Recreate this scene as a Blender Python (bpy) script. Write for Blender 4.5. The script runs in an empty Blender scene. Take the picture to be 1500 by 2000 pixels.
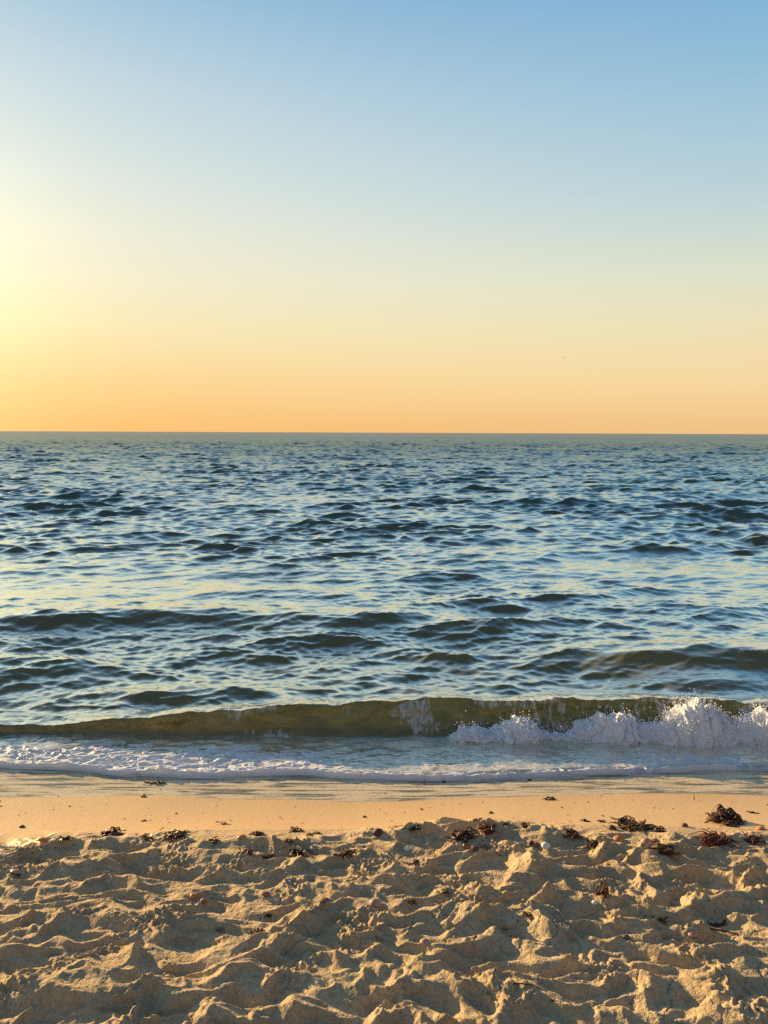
import bpy, math, random
import numpy as np
from mathutils import Vector

# ------------------------------------------------------------------ camera
sc = bpy.context.scene
CAM_Z, PITCH, ROLL, FPX = 2.0, 6.13, 0.23, 1444.0
cam_d = bpy.data.cameras.new("camera")
cam_d.sensor_fit = 'VERTICAL'
cam_d.sensor_height = 36.0
cam_d.lens = 36.0 * FPX / 2000.0
cam_d.clip_start, cam_d.clip_end = 0.05, 60000.0
cam = bpy.data.objects.new("camera", cam_d)
sc.collection.objects.link(cam)
cam.location = (0, 0, CAM_Z)
from mathutils import Matrix
cam.rotation_euler = (Matrix.Rotation(math.radians(90 - PITCH), 4, 'X') @ Matrix.Rotation(math.radians(ROLL), 4, 'Z')).to_euler()
sc.camera = cam

# ------------------------------------------------------------------ sky and sun
SUN_AZ, SUN_EL = -50.0, 12.5          # degrees, azimuth from +y towards +x
SUN_DIR = Vector((math.sin(math.radians(SUN_AZ)) * math.cos(math.radians(SUN_EL)),
                  math.cos(math.radians(SUN_AZ)) * math.cos(math.radians(SUN_EL)),
                  math.sin(math.radians(SUN_EL))))
GLOW_AZ, GLOW_EL = -37.0, 8.8        # where the bright aureole over the sea sits

def s2l(c):
    return tuple(((v / 255) / 12.92 if v <= 10 else (((v / 255) + 0.055) / 1.055) ** 2.4) for v in c)

class NT:
    """tiny helper to write node trees"""
    def __init__(self, tree):
        self.t = tree
        tree.nodes.clear()
    def n(self, typ, **kw):
        nd = self.t.nodes.new(typ)
        for k, v in kw.items():
            setattr(nd, k, v)
        return nd
    def l(self, a, b):
        self.t.links.new(a, b)
    def put(self, sock, v):
        if isinstance(v, bpy.types.NodeSocket):
            self.l(v, sock)
        else:
            sock.default_value = v
    def m(self, op, a, b=0.0, c=0.0, clamp=False):
        nd = self.n('ShaderNodeMath', operation=op, use_clamp=clamp)
        for i, v in enumerate((a, b, c)):
            self.put(nd.inputs[i], v)
        return nd.outputs[0]
    def mix(self, f, a, b, mode='MIX'):
        nd = self.n('ShaderNodeMix', data_type='RGBA', blend_type=mode)
        nd.clamp_factor = True
        self.put(nd.inputs['Factor'], f)
        for s, v in ((nd.inputs[6], a), (nd.inputs[7], b)):
            self.put(s, v if isinstance(v, bpy.types.NodeSocket) else (*v[:3], 1.0))
        return nd.outputs[2]
    def ramp(self, f, stops, interp='LINEAR'):
        nd = self.n('ShaderNodeValToRGB')
        cr = nd.color_ramp
        cr.interpolation = interp
        while len(cr.elements) < len(stops):
            cr.elements.new(0.5)
        for e, (p, c) in zip(cr.elements, stops):
            e.position = p
            e.color = (c, c, c, 1) if isinstance(c, (int, float)) else (*c[:3], 1)
        self.l(f, nd.inputs[0])
        return nd.outputs[0]
    def mapr(self, v, a, b, c=0.0, d=1.0, smooth=True):
        nd = self.n('ShaderNodeMapRange', interpolation_type='SMOOTHSTEP' if smooth else 'LINEAR')
        for s, x in zip(nd.inputs, (v, a, b, c, d)):
            self.put(s, x)
        return nd.outputs[0]
    def noise(self, vec, scale, detail=3.0, rough=0.5, dist=0.0, ntype='FBM', dims='3D'):
        nd = self.n('ShaderNodeTexNoise', noise_dimensions=dims)
        nd.noise_type = ntype
        self.put(nd.inputs['Vector'], vec)
        nd.inputs['Scale'].default_value = scale
        nd.inputs['Detail'].default_value = detail
        nd.inputs['Roughness'].default_value = rough
        nd.inputs['Distortion'].default_value = dist
        return nd.outputs[0]
    def scale(self, vec, s):
        nd = self.n('ShaderNodeMapping')
        self.l(vec, nd.inputs['Vector'])
        nd.inputs['Scale'].default_value = s
        return nd.outputs[0]
    def attr(self, name):
        return self.n('ShaderNodeAttribute', attribute_name=name).outputs['Fac']
    def bump(self, h, dist, strength=1.0, normal=None):
        nd = self.n('ShaderNodeBump')
        nd.inputs['Distance'].default_value = dist
        self.put(nd.inputs['Strength'], strength)
        self.l(h, nd.inputs['Height'])
        if normal is not None:
            self.l(normal, nd.inputs['Normal'])
        return nd.outputs[0]

world = bpy.data.worlds.new("World")
sc.world = world
world.use_nodes = True
W = NT(world.node_tree)
tc = W.n('ShaderNodeTexCoord').outputs['Generated']
sep = W.n('ShaderNodeSeparateXYZ')
W.l(tc, sep.inputs[0])
zc = sep.outputs['Z']
el = W.m('DIVIDE', W.m('ARCSINE', W.m('MAXIMUM', W.m('MINIMUM', zc, 1.0), -1.0)), math.pi / 2)   # -1..1
D = 1 / 90.0
# towards the right, away from the sun
right = W.ramp(el, [(0.0, s2l((240, 194, 132))), (0.8 * D, s2l((242, 197, 137))), (3.7 * D, s2l((248, 216, 160))),
                    (7.5 * D, s2l((237, 225, 183))), (11 * D, s2l((222, 226, 202))), (14 * D, s2l((202, 217, 212))),
                    (17 * D, s2l((183, 209, 218))), (23 * D, s2l((150, 193, 217))), (28.5 * D, s2l((122, 173, 213))),
                    (42 * D, (0.125, 0.25, 0.43)), (1.0, (0.075, 0.14, 0.26))])
left = W.ramp(el, [(0.0, s2l((253, 191, 108))), (0.8 * D, s2l((254, 194, 111))), (3.7 * D, s2l((255, 211, 136))),
                   (7.5 * D, s2l((255, 235, 178))), (11 * D, s2l((254, 241, 206))), (14 * D, s2l((250, 244, 216))),
                   (17 * D, s2l((238, 240, 224))), (23 * D, s2l((211, 224, 228))), (28.5 * D, s2l((167, 203, 221))),
                   (45 * D, (0.15, 0.27, 0.44)), (1.0, (0.075, 0.14, 0.26))])
# azimuth measure: dot with glow direction on the horizontal plane
hx = W.m('MULTIPLY', sep.outputs['X'], math.sin(math.radians(GLOW_AZ)))
hy = W.m('MULTIPLY', sep.outputs['Y'], math.cos(math.radians(GLOW_AZ)))
hl = W.m('SQRT', W.m('ADD', W.m('MULTIPLY', sep.outputs['X'], sep.outputs['X']), W.m('MULTIPLY', sep.outputs['Y'], sep.outputs['Y'])))
ca = W.m('DIVIDE', W.m('ADD', hx, hy), W.m('MAXIMUM', hl, 1e-4))
azd = W.m('ARCCOSINE', W.m('MAXIMUM', W.m('MINIMUM', ca, 1.0), -1.0))            # radians from glow azimuth
fac = W.mapr(azd, 0.0, math.radians(62), 1.0, 0.0, smooth=False)
sky = W.mix(fac, right, left)
# behind the camera: the blue, dimmer eastern sky
back = W.ramp(el, [(0.0, (0.36, 0.33, 0.34)), (12 * D, (0.28, 0.29, 0.34)), (35 * D, (0.16, 0.21, 0.32)), (1.0, (0.085, 0.145, 0.27))])
bf = W.mapr(azd, math.radians(75), math.radians(140), 0.0, 1.0)
sky = W.mix(bf, sky, back)
# aureole
gv = W.n('ShaderNodeVectorMath', operation='DOT_PRODUCT')
W.l(tc, gv.inputs[0])
gv.inputs[1].default_value = (math.sin(math.radians(GLOW_AZ)) * math.cos(math.radians(GLOW_EL)),
                              math.cos(math.radians(GLOW_AZ)) * math.cos(math.radians(GLOW_EL)), math.sin(math.radians(GLOW_EL)))
ga = W.m('ARCCOSINE', W.m('MINIMUM', gv.outputs['Value'], 1.0))
g1 = W.m('EXPONENT', W.m('MULTIPLY', W.m('POWER', W.m('DIVIDE', ga, math.radians(11)), 2.0), -1.0))
sky = W.mix(1.0, sky, W.mix(g1, (0, 0, 0), (0.32, 0.32, 0.15)), 'ADD')
# the physical sky adds its own share on top
ns = W.n('ShaderNodeTexSky', sky_type='NISHITA')
ns.sun_disc = False
ns.sun_elevation = math.radians(SUN_EL)
ns.sun_rotation = math.radians(SUN_AZ)
ns.air_density, ns.dust_density, ns.ozone_density = 1.0, 0.6, 1.5
bg1 = W.n('ShaderNodeBackground'); W.l(sky, bg1.inputs[0]); bg1.inputs[1].default_value = 0.437
bg2 = W.n('ShaderNodeBackground'); W.l(ns.outputs[0], bg2.inputs[0]); bg2.inputs[1].default_value = 0.0023
ads = W.n('ShaderNodeAddShader'); W.l(bg1.outputs[0], ads.inputs[0]); W.l(bg2.outputs[0], ads.inputs[1])
wo = W.n('ShaderNodeOutputWorld'); W.l(ads.outputs[0], wo.inputs[0])

sun_d = bpy.data.lights.new("sun", 'SUN')
sun_d.energy = 5.0
sun_d.angle = math.radians(0.6)
sun_d.color = (1.0, 0.66, 0.30)
sun = bpy.data.objects.new("sun", sun_d)
sc.collection.objects.link(sun)
sun.rotation_euler = SUN_DIR.to_track_quat('Z', 'Y').to_euler()
sun.location = SUN_DIR * 50

sc.view_settings.view_transform = 'Standard'
sc.view_settings.look = 'None'
sc.view_settings.exposure = 1.15
sc.view_settings.gamma = 1.0
sc.cycles.max_bounces = 6
sc.cycles.use_denoising = False
sc.cycles.sample_clamp_indirect = 4.0

# ------------------------------------------------------------------ helpers
col = sc.collection

def ray(px, row):
    """direction through a photograph pixel (1500 x 2000)"""
    v = Vector(((px - 750) / FPX, -(row - 1000) / FPX, -1.0))
    return (cam.rotation_euler.to_matrix() @ v)

def at(px, row, z):
    d = ray(px, row)
    t = (z - CAM_Z) / d.z
    return (d.x * t, d.y * t)

def tag(o, label=None, cat=None, group=None, kind=None):
    if label: o['label'] = label
    if cat: o['category'] = cat
    if group: o['group'] = group
    if kind: o['kind'] = kind
    return o

def grid_obj(name, X, Y, Z, mat, attrs=None, smooth=True):
    nr, nc = X.shape
    me = bpy.data.meshes.new(name)
    n = nr * nc
    me.vertices.add(n)
    co = np.stack([X, Y, Z], -1).reshape(-1).astype(np.float32)
    me.vertices.foreach_set('co', co)
    i = (np.arange(nr - 1)[:, None] * nc + np.arange(nc - 1)[None, :]).reshape(-1)
    q = np.stack([i, i + 1, i + nc + 1, i + nc], -1).astype(np.int32)
    nf = len(i)
    me.loops.add(nf * 4)
    me.loops.foreach_set('vertex_index', q.reshape(-1))
    me.polygons.add(nf)
    me.polygons.foreach_set('loop_start', np.arange(0, nf * 4, 4, dtype=np.int32))
    me.update(calc_edges=True)
    if smooth:
        me.polygons.foreach_set('use_smooth', np.ones(nf, dtype=bool))
    for k, a in (attrs or {}).items():
        at_ = me.attributes.new(k, 'FLOAT', 'POINT')
        at_.data.foreach_set('value', a.reshape(-1).astype(np.float32))
    me.materials.append(mat)
    o = bpy.data.objects.new(name, me)
    col.objects.link(o)
    return o

def mesh_obj(name, V, F, mat, smooth=True, parent=None):
    me = bpy.data.meshes.new(name)
    me.from_pydata([tuple(v) for v in V], [], [tuple(f) for f in F])
    me.update()
    if smooth:
        me.polygons.foreach_set('use_smooth', np.ones(len(me.polygons), dtype=bool))
    me.materials.append(mat)
    o = bpy.data.objects.new(name, me)
    col.objects.link(o)
    if parent: o.parent = parent
    return o

def _hash(ix, iy, seed):
    h = (ix.astype(np.int64) * 374761393 + iy.astype(np.int64) * 668265263 + seed * 974634777) & 0xFFFFFFFF
    h = ((h ^ (h >> 13)) * 1274126177) & 0xFFFFFFFF
    h = (h ^ (h >> 16)) & 0xFFFFFFFF
    return h

def perlin(x, y, seed=0):
    x0 = np.floor(x); y0 = np.floor(y)
    fx = x - x0; fy = y - y0
    ix = x0.astype(np.int64); iy = y0.astype(np.int64)
    u = fx * fx * fx * (fx * (fx * 6 - 15) + 10)
    v = fy * fy * fy * (fy * (fy * 6 - 15) + 10)
    def g(dx, dy):
        a = _hash(ix + dx, iy + dy, seed) * (2 * math.pi / 4294967296.0)
        return np.cos(a) * (fx - dx) + np.sin(a) * (fy - dy)
    n0 = g(0, 0) * (1 - u) + g(1, 0) * u
    n1 = g(0, 1) * (1 - u) + g(1, 1) * u
    return (n0 * (1 - v) + n1 * v) * 1.5

def fbm(x, y, oct=4, seed=0, gain=0.5):
    s = 0; a = 1.0; t = 0
    for k in range(oct):
        s = s + a * perlin(x * 2 ** k + 17.3 * k, y * 2 ** k - 9.1 * k, seed + k)
        t += a; a *= gain
    return s / t

def cells(x, y, seed=0, jitter=0.95):
    """distance to nearest and second nearest feature point"""
    x0 = np.floor(x).astype(np.int64); y0 = np.floor(y).astype(np.int64)
    f1 = np.full(x.shape, 9.0); f2 = np.full(x.shape, 9.0); idv = np.zeros(x.shape)
    for dx in (-1, 0, 1):
        for dy in (-1, 0, 1):
            cx = x0 + dx; cy = y0 + dy
            h1 = _hash(cx, cy, seed) / 4294967296.0
            h2 = _hash(cx, cy, seed + 77) / 4294967296.0
            d = np.hypot(cx + 0.5 + jitter * (h1 - 0.5) - x, cy + 0.5 + jitter * (h2 - 0.5) - y)
            near = d < f1
            f2 = np.where(near, f1, np.minimum(f2, d))
            idv = np.where(near, h1, idv)
            f1 = np.where(near, d, f1)
    return f1, f2, idv

def sstep(a, b, x):
    t = np.clip((x - a) / (b - a), 0, 1)
    return t * t * (3 - 2 * t)

def curve_from_px(pts, z):
    P = [at(px, r, z) for px, r in pts]
    xs = np.array([p[0] for p in P]); ys = np.array([p[1] for p in P])
    def f(x):
        x = np.asarray(x, dtype=float)
        return np.interp(x, xs, ys)
    return f

FOAM_EDGE = curve_from_px([(-300, 1496), (0, 1493), (60, 1497), (150, 1500), (200, 1505), (250, 1510), (400, 1512), (600, 1508), (700, 1515),
                           (850, 1520), (1000, 1514), (1150, 1507), (1300, 1503), (1390, 1497), (1500, 1497), (1800, 1500)], 0.01)
_fe0 = FOAM_EDGE
def FOAM_EDGE(x):
    x = np.asarray(x, dtype=float)
    return _fe0(x) + 0.010 * perlin(x * 4.2, x * 0 + 0.5, 500) + 0.004 * perlin(x * 15, x * 0 + 4.5, 499)
WET_EDGE = curve_from_px([(-300, 1562), (0, 1560), (300, 1556), (500, 1562), (700, 1567), (850, 1562), (1000, 1556), (1250, 1550),
                          (1500, 1553), (1800, 1556)], 0.012)
ROUGH_EDGE = curve_from_px([(-300, 1655), (0, 1645), (200, 1634), (400, 1622), (700, 1618), (1000, 1606), (1200, 1612), (1500, 1618), (1800, 1620)], 0.17)

# ------------------------------------------------------------------ materials
def new_mat(name):
    m = bpy.data.materials.new(name)
    m.use_nodes = True
    return m, NT(m.node_tree)

def finish(N, shader):
    o = N.n('ShaderNodeOutputMaterial')
    N.l(shader, o.inputs[0])

def principled(N, base, rough=0.5, normal=None, ior=1.45, spec=0.5, **kw):
    p = N.n('ShaderNodeBsdfPrincipled')
    N.put(p.inputs['Base Color'], base if isinstance(base, bpy.types.NodeSocket) else (*base[:3], 1))
    N.put(p.inputs['Roughness'], rough)
    N.put(p.inputs['IOR'], ior)
    N.put(p.inputs['Specular IOR Level'], spec)
    if normal is not None:
        N.l(normal, p.inputs['Normal'])
    for k, v in kw.items():
        N.put(p.inputs[k], v)
    return p

# sand
sand_mat, N = new_mat("sand")
pos = N.n('ShaderNodeNewGeometry').outputs['Position']
wet = N.attr('wet'); film = N.attr('film')
n1 = N.noise(pos, 3.0, 4, 0.6)
n2 = N.noise(pos, 60.0, 3, 0.6)
grain = N.noise(pos, 170.0, 3, 0.75)
dry = N.mix(N.mapr(n1, 0.3, 0.7), (0.46, 0.36, 0.215), (0.54, 0.43, 0.265))
dry = N.mix(N.mapr(n2, 0.35, 0.75), dry, (0.37, 0.28, 0.165))
dry = N.mix(N.mapr(grain, 0.58, 0.72, 0, 0.55), dry, (0.17, 0.12, 0.08))
dry = N.mix(N.mapr(grain, 0.42, 0.32, 0, 0.5), dry, (0.75, 0.62, 0.46))
wetc = N.mix(N.mapr(grain, 0.35, 0.7), (0.60, 0.41, 0.195), (0.50, 0.335, 0.155))
strv = N.scale(pos, (1.3, 15.0, 1.0))
st = N.noise(strv, 2.2, 5, 0.62, 0.6)
filmc = N.mix(N.mapr(st, 0.47, 0.60), (0.66, 0.54, 0.32), (0.12, 0.11, 0.045))  # cream sky reflection and darker ripple streaks painted as colour
c = N.mix(wet, dry, wetc)
c = N.mix(film, c, filmc)
rr = N.m('SUBTRACT', 0.9, N.m('MULTIPLY', wet, 0.50))
rr = N.m('MAXIMUM', N.m('SUBTRACT', rr, N.m('MULTIPLY', film, 0.20)), 0.08)
spec = N.m('ADD', 0.2, N.m('MULTIPLY', wet, 0.8))
hb = N.m('ADD', N.m('MULTIPLY', grain, 0.4), N.m('MULTIPLY', n2, 1.0))
bs = N.m('SUBTRACT', 1.0, N.m('MULTIPLY', wet, 0.80))
bn = N.bump(hb, 0.011, bs)
rip = N.noise(N.scale(pos, (6.0, 30.0, 1.0)), 3.0, 3, 0.5)
bn2 = N.bump(rip, 0.004, film, bn)
p = principled(N, c, rr, bn2, 1.4, spec)
N.put(p.inputs['Coat Weight'], N.m('MULTIPLY', film, 0.35))
p.inputs['Coat Roughness'].default_value = 0.07
p.inputs['Coat IOR'].default_value = 1.5
N.l(bn2, p.inputs['Coat Normal'])
finish(N, p.outputs[0])

# sea water
sea_mat, N = new_mat("sea_water")
pos = N.n('ShaderNodeNewGeometry').outputs['Position']
sp = N.n('ShaderNodeSeparateXYZ'); N.l(pos, sp.inputs[0])
foam = N.attr('foam'); glow_sed = N.attr('glow_sediment'); shal = N.attr('shallow')  # 'foam' also carries the painted crest glints
deep = N.mix(N.mapr(sp.outputs['Y'], 5.5, 26.0), (0.10, 0.105, 0.055), (0.042, 0.100, 0.090))
deep = N.mix(N.mapr(sp.outputs['Y'], 60, 900.0), deep, (0.042, 0.078, 0.088))
deep = N.mix(N.mapr(N.noise(pos, 0.5, 3, 0.5), 0.35, 0.7, 0, 0.35), deep, (0.07, 0.082, 0.055))
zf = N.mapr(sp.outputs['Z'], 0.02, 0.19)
glow_murk = N.mix(N.mapr(N.noise(N.scale(pos, (1.0, 1.0, 2.2)), 6.0, 5, 0.65, 0.6), 0.40, 0.62), (0.18, 0.145, 0.035), (0.36, 0.25, 0.06))  # olive of sunlight through backlit waves, painted into the body colour
glow_murk = N.mix(N.m('MULTIPLY', zf, 0.6), glow_murk, (0.15, 0.17, 0.055))
body = N.mix(glow_sed, deep, glow_murk)
body = N.mix(shal, body, N.mix(N.mapr(N.noise(pos, 7.0, 3, 0.6), 0.35, 0.7), (0.66, 0.58, 0.42), (0.42, 0.37, 0.25)))
r1 = N.noise(N.scale(pos, (1.0, 1.5, 1.0)), 7.0, 3, 0.55)
r2 = N.noise(N.scale(pos, (0.55, 1.6, 1.0)), 24.0, 3, 0.6)
r3 = N.noise(N.scale(pos, (1.0, 1.3, 1.0)), 1.6, 4, 0.6)
farf = N.mapr(sp.outputs['Y'], 12.0, 60.0)
h = N.m('ADD', N.m('MULTIPLY', r1, 0.007), N.m('MULTIPLY', r2, N.m('MULTIPLY', N.m('SUBTRACT', 1.0, farf), 0.0030)))
h = N.m('ADD', h, N.m('MULTIPLY', r3, N.m('MULTIPLY', farf, 0.03)))
bn = N.bump(h, 1.0, 1.0)
rough = N.ramp(N.mapr(sp.outputs['Y'], 5.0, 505.0, smooth=False), [(0, 0.03), (0.08, 0.07), (0.30, 0.20), (0.6, 0.42), (1.0, 0.5)])
lw = N.n('ShaderNodeLayerWeight'); lw.inputs['Blend'].default_value = 0.5; N.l(bn, lw.inputs['Normal'])
fres = N.m('ADD', 0.035, N.mapr(lw.outputs['Facing'], 0.30, 0.86, 0.0, 0.88))
fres = N.m('MULTIPLY', fres, N.ramp(N.mapr(sp.outputs['Y'], 8.0, 330.0, smooth=False), [(0, 1.0), (0.03, 0.90), (0.07, 0.73), (0.16, 0.53), (0.35, 0.40), (1.0, 0.34)]))
gl = N.n('ShaderNodeBsdfGlossy'); N.put(gl.inputs['Roughness'], rough); N.l(bn, gl.inputs['Normal']); gl.inputs[0].default_value = (0.93, 0.985, 0.955, 1)
df = N.n('ShaderNodeBsdfDiffuse'); N.l(body, df.inputs[0])
pw = N.n('ShaderNodeMixShader'); N.l(fres, pw.inputs[0]); N.l(df.outputs[0], pw.inputs[1]); N.l(gl.outputs[0], pw.inputs[2])
# foam on the surface, and crest glints painted with it
fv = N.n('ShaderNodeTexVoronoi', feature='DISTANCE_TO_EDGE')
wv = N.n('ShaderNodeVectorMath', operation='ADD')
N.l(pos, wv.inputs[0])
nz = N.n('ShaderNodeTexNoise'); N.l(pos, nz.inputs['Vector']); nz.inputs['Scale'].default_value = 9.0
sv = N.n('ShaderNodeVectorMath', operation='SCALE'); N.l(nz.outputs['Color'], sv.inputs[0]); sv.inputs['Scale'].default_value = 0.12
N.l(sv.outputs[0], wv.inputs[1])
N.l(wv.outputs[0], fv.inputs['Vector']); fv.inputs['Scale'].default_value = 14.0
lace = N.m('SUBTRACT', 1.0, N.mapr(fv.outputs['Distance'], 0.0, 0.22))
fn = N.noise(pos, 16.0, 5, 0.65)
stn = N.noise(N.scale(pos, (34.0, 12.0, 11.0)), 1.0, 5, 0.68, 0.8)
fl = N.m('ADD', N.m('MULTIPLY', lace, 0.30), N.m('MULTIPLY', fn, 0.88))
fl = N.m('ADD', N.m('MULTIPLY', fl, shal), N.m('MULTIPLY', N.m('MULTIPLY', stn, 1.5), N.m('SUBTRACT', 1.0, shal)))
fm = N.m('MULTIPLY', N.mapr(N.m('ADD', fl, foam), 1.00, 1.28), N.mapr(foam, 0.02, 0.12))
fb = N.bump(N.noise(pos, 130.0, 3, 0.6), 0.012, 1.0)
pf = principled(N, N.mix(N.mapr(fn, .3, .7), (0.80, 0.80, 0.82), (0.66, 0.66, 0.68)), 0.6, fb, 1.33, 0.4)
fm = N.m('MULTIPLY', fm, N.m('ADD', 0.6, N.m('MULTIPLY', shal, 0.4)))
mx = N.n('ShaderNodeMixShader'); N.l(fm, mx.inputs[0]); N.l(pw.outputs[0], mx.inputs[1]); N.l(pf.outputs[0], mx.inputs[2])
finish(N, mx.outputs[0])

# froth
foam_mat, N = new_mat("sea_foam")
pos = N.n('ShaderNodeNewGeometry').outputs['Position']
fn = N.noise(pos, 45.0, 4, 0.65)
fb = N.bump(N.noise(pos, 70.0, 3, 0.6), 0.003, 1.0)
pf = principled(N, N.mix(N.mapr(fn, .3, .7), (0.90, 0.93, 0.97), (0.80, 0.85, 0.92)), 0.5, fb, 1.33, 0.5)
tr = N.n('ShaderNodeBsdfTranslucent'); tr.inputs[0].default_value = (0.85, 0.85, 0.86, 1)
mx = N.n('ShaderNodeMixShader'); mx.inputs[0].default_value = 0.25
N.l(pf.outputs[0], mx.inputs[1]); N.l(tr.outputs[0], mx.inputs[2])
finish(N, mx.outputs[0])

# ------------------------------------------------------------------ beach sand
FOOT = []
def sand_height(x, y, detail=True):
    fe = FOAM_EDGE(x); we = WET_EDGE(x); re_ = ROUGH_EDGE(x)
    # beach profile, stretched between the lines of the photograph
    t1 = np.clip((y - we) / (fe - we), 0, None)
    z_film = 0.012 - 0.022 * np.minimum(t1, 1) - 0.12 * np.maximum(t1 - 1, 0) * 1.0
    t2 = np.clip((we - y) / (we - re_), 0, 1)
    z_slope = 0.012 + 0.158 * (0.65 * t2 + 0.35 * t2 * t2)
    t3 = np.maximum(re_ - y, 0)
    z_up = 0.17 + 0.13 * (1 - np.exp(-t3 / 1.0))
    z = np.where(y > we, z_film, np.where(y > re_, z_slope, z_up))
    rough = sstep(0.10, -0.24, y - re_ + 0.13 * perlin(x * 1.7, y * 1.7, 5) + 0.05 * perlin(x * 6, y * 6, 6))
    wet = sstep(-0.16, 0.02, y - re_ + 0.05 * perlin(x * 3.1, y * 3.0, 8))
    film = sstep(-0.015, 0.03, y - we + 0.012 * perlin(x * 4, y * 6, 18))
    if not detail:
        return z + rough * 0.02, wet, film
    # mounds and trampled hollows
    wx = x + 0.06 * perlin(x * 3.3, y * 3.3, 21) + 0.03 * perlin(x * 9, y * 9, 22)
    wy = y + 0.05 * perlin(x * 3.3, y * 3.3, 31) + 0.03 * perlin(x * 9, y * 9, 32)
    def soft(u, v, seed, kk):
        u0 = np.floor(u).astype(np.int64); v0 = np.floor(v).astype(np.int64)
        acc = np.zeros(u.shape)
        for dx in (-1, 0, 1):
            for dy in (-1, 0, 1):
                cx = u0 + dx; cy = v0 + dy
                a1 = _hash(cx, cy, seed) / 4294967296.0
                a2 = _hash(cx, cy, seed + 77) / 4294967296.0
                a3 = _hash(cx, cy, seed + 191) / 4294967296.0
                d2 = (cx + 0.5 + 0.9 * (a1 - 0.5) - u) ** 2 + (cy + 0.5 + 0.9 * (a2 - 0.5) - v) ** 2
                acc += np.exp(-kk * (d2 + 0.35 * a3))
        return -np.log(acc + 1e-9) / kk
    b1 = soft(wx * 4.1, wy * 8.8, 3, 8.0)
    b2 = soft(wx * 8.5 + 5, wy * 18.0 + 3, 9, 9.0)
    amp = 0.80 + 0.40 * perlin(x * 1.3, y * 1.3, 41)
    rid2 = 1 - np.abs(perlin(wx * 8, wy * 13, 52))
    h = amp * (0.078 * b1 + 0.046 * b2) + 0.016 * rid2 ** 2
    h += 0.012 * perlin(x * 2.1, y * 2.6, 61) + 0.012 * perlin(wx * 5, wy * 13, 62)
    crest = np.clip(h * 14 - 0.4, 0, 1)
    # crumbly clods
    k1, k2, kid = cells(wx * 55, wy * 55, 71)
    clod = np.clip(1 - k1 * 1.7, 0, 1) * (kid > 0.45)
    cm = sstep(0.05, 0.45, perlin(x * 5, y * 5, 73) + 0.5 * crest - 0.1)
    h += 0.011 * clod * cm
    k1, k2, kid = cells(wx * 26, wy * 34, 78)
    h += 0.012 * np.clip(1 - k1 * 1.7, 0, 1) ** 0.8 * (kid > 0.6) * sstep(0.25, 0.7, perlin(x * 3.3, y * 4.3, 79) + 0.45 * crest)
    h += 0.010 * np.abs(perlin(wx * 16, wy * 26, 80)) * (0.3 + cm)
    k1, k2, kid = cells(x * 120, y * 120, 75)
    h += 0.0022 * np.clip(1 - k1 * 1.6, 0, 1) * (0.35 + cm)
    h += 0.0030 * fbm(x * 30, y * 30, 3, 81, 0.6) + 0.0012 * perlin(x * 160, y * 160, 85)
    # cracks
    crk = np.abs(perlin(x * 9 + 3, y * 9, 91))
    h -= 0.006 * sstep(0.035, 0.0, crk) * sstep(0.1, 0.3, perlin(x * 2.2, y * 2.2, 93))
    z = z + rough * (1.05 * h - 0.036)
    z += (1 - rough) * (1 - film) * (0.0007 * fbm(x * 20, y * 30, 3, 95) + 0.003 * perlin(x * 2, y * 3, 96))
    z += film * 0.0012 * perlin(x * 3, y * 14, 97)
    return z, wet, film

def axis(*segs):
    out = []
    for a, b, s in segs:
        out.append(np.arange(a, b, s))
    out.append(np.array([segs[-1][1]]))
    return np.concatenate(out)

ax = axis((-30, -5, 0.5), (-5, -2.6, 0.02), (-2.6, 2.6, 0.0042), (2.6, 5, 0.02), (5, 30, 0.5))
ay = axis((-20, 0, 0.5), (0, 1.75, 0.03), (1.75, 3.45, 0.0042), (3.45, 4.3, 0.008), (4.3, 9, 0.1), (9, 30, 2))
SX, SY = np.meshgrid(ax, ay)
SZ, SW, SF = sand_height(SX, SY)
SZ = np.where(SY < 0.5, np.maximum(SZ, 0.2), SZ)
beach = grid_obj("beach", SX, SY, SZ, sand_mat, {'wet': SW, 'film': SF})
tag(beach, 'trampled golden sand running down to the smooth wet strip at the water', 'beach', kind='structure')

# ------------------------------------------------------------------ the sea
def swell(x, y, yc, L_front, L_back, H, lean):
    u = y - yc
    s = np.where(u < 0, np.exp(-(u / L_front) ** 2), np.exp(-(u / L_back) ** 2))
    return H * s

rng = np.random.RandomState(11)
def wave_set(n, l0, l1, spread, steep, seed):
    r = np.random.RandomState(seed)
    lam = np.exp(r.uniform(math.log(l0), math.log(l1), n))
    ang = r.normal(0, spread, n) + 0.12
    k = 2 * math.pi / lam
    return lam, k * np.sin(ang), -k * np.cos(ang), steep / k * r.uniform(0.6, 1.4, n), r.uniform(0, 2 * math.pi, n)

SETS = [wave_set(14, 1.9, 5.0, 0.30, 0.028, 1), wave_set(36, 0.45, 1.9, 0.42, 0.036, 2), wave_set(90, 0.06, 0.45, 0.50, 0.034, 3), wave_set(46, 0.18, 0.75, 0.55, 0.034, 4)]

# breaker lines: crest y as function of x
B1Y = curve_from_px([(-200, 1420), (100, 1412), (300, 1400), (500, 1388), (700, 1378), (900, 1372), (1250, 1370), (1500, 1375), (1800, 1380)], 0.17)
B1BASE = curve_from_px([(-200, 1440), (100, 1440), (500, 1442), (800, 1446), (1100, 1444), (1500, 1447), (1800, 1450)], 0.0)
B1H = lambda x: np.interp(x, [-3.2, -2.25, -1.9, -1.3, -0.5, 0.4, 1.2, 2.0, 2.8, 4, 6, 9], [0.05, 0.055, 0.085, 0.14, 0.175, 0.19, 0.20, 0.205, 0.195, 0.17, 0.1, 0.05])

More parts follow.
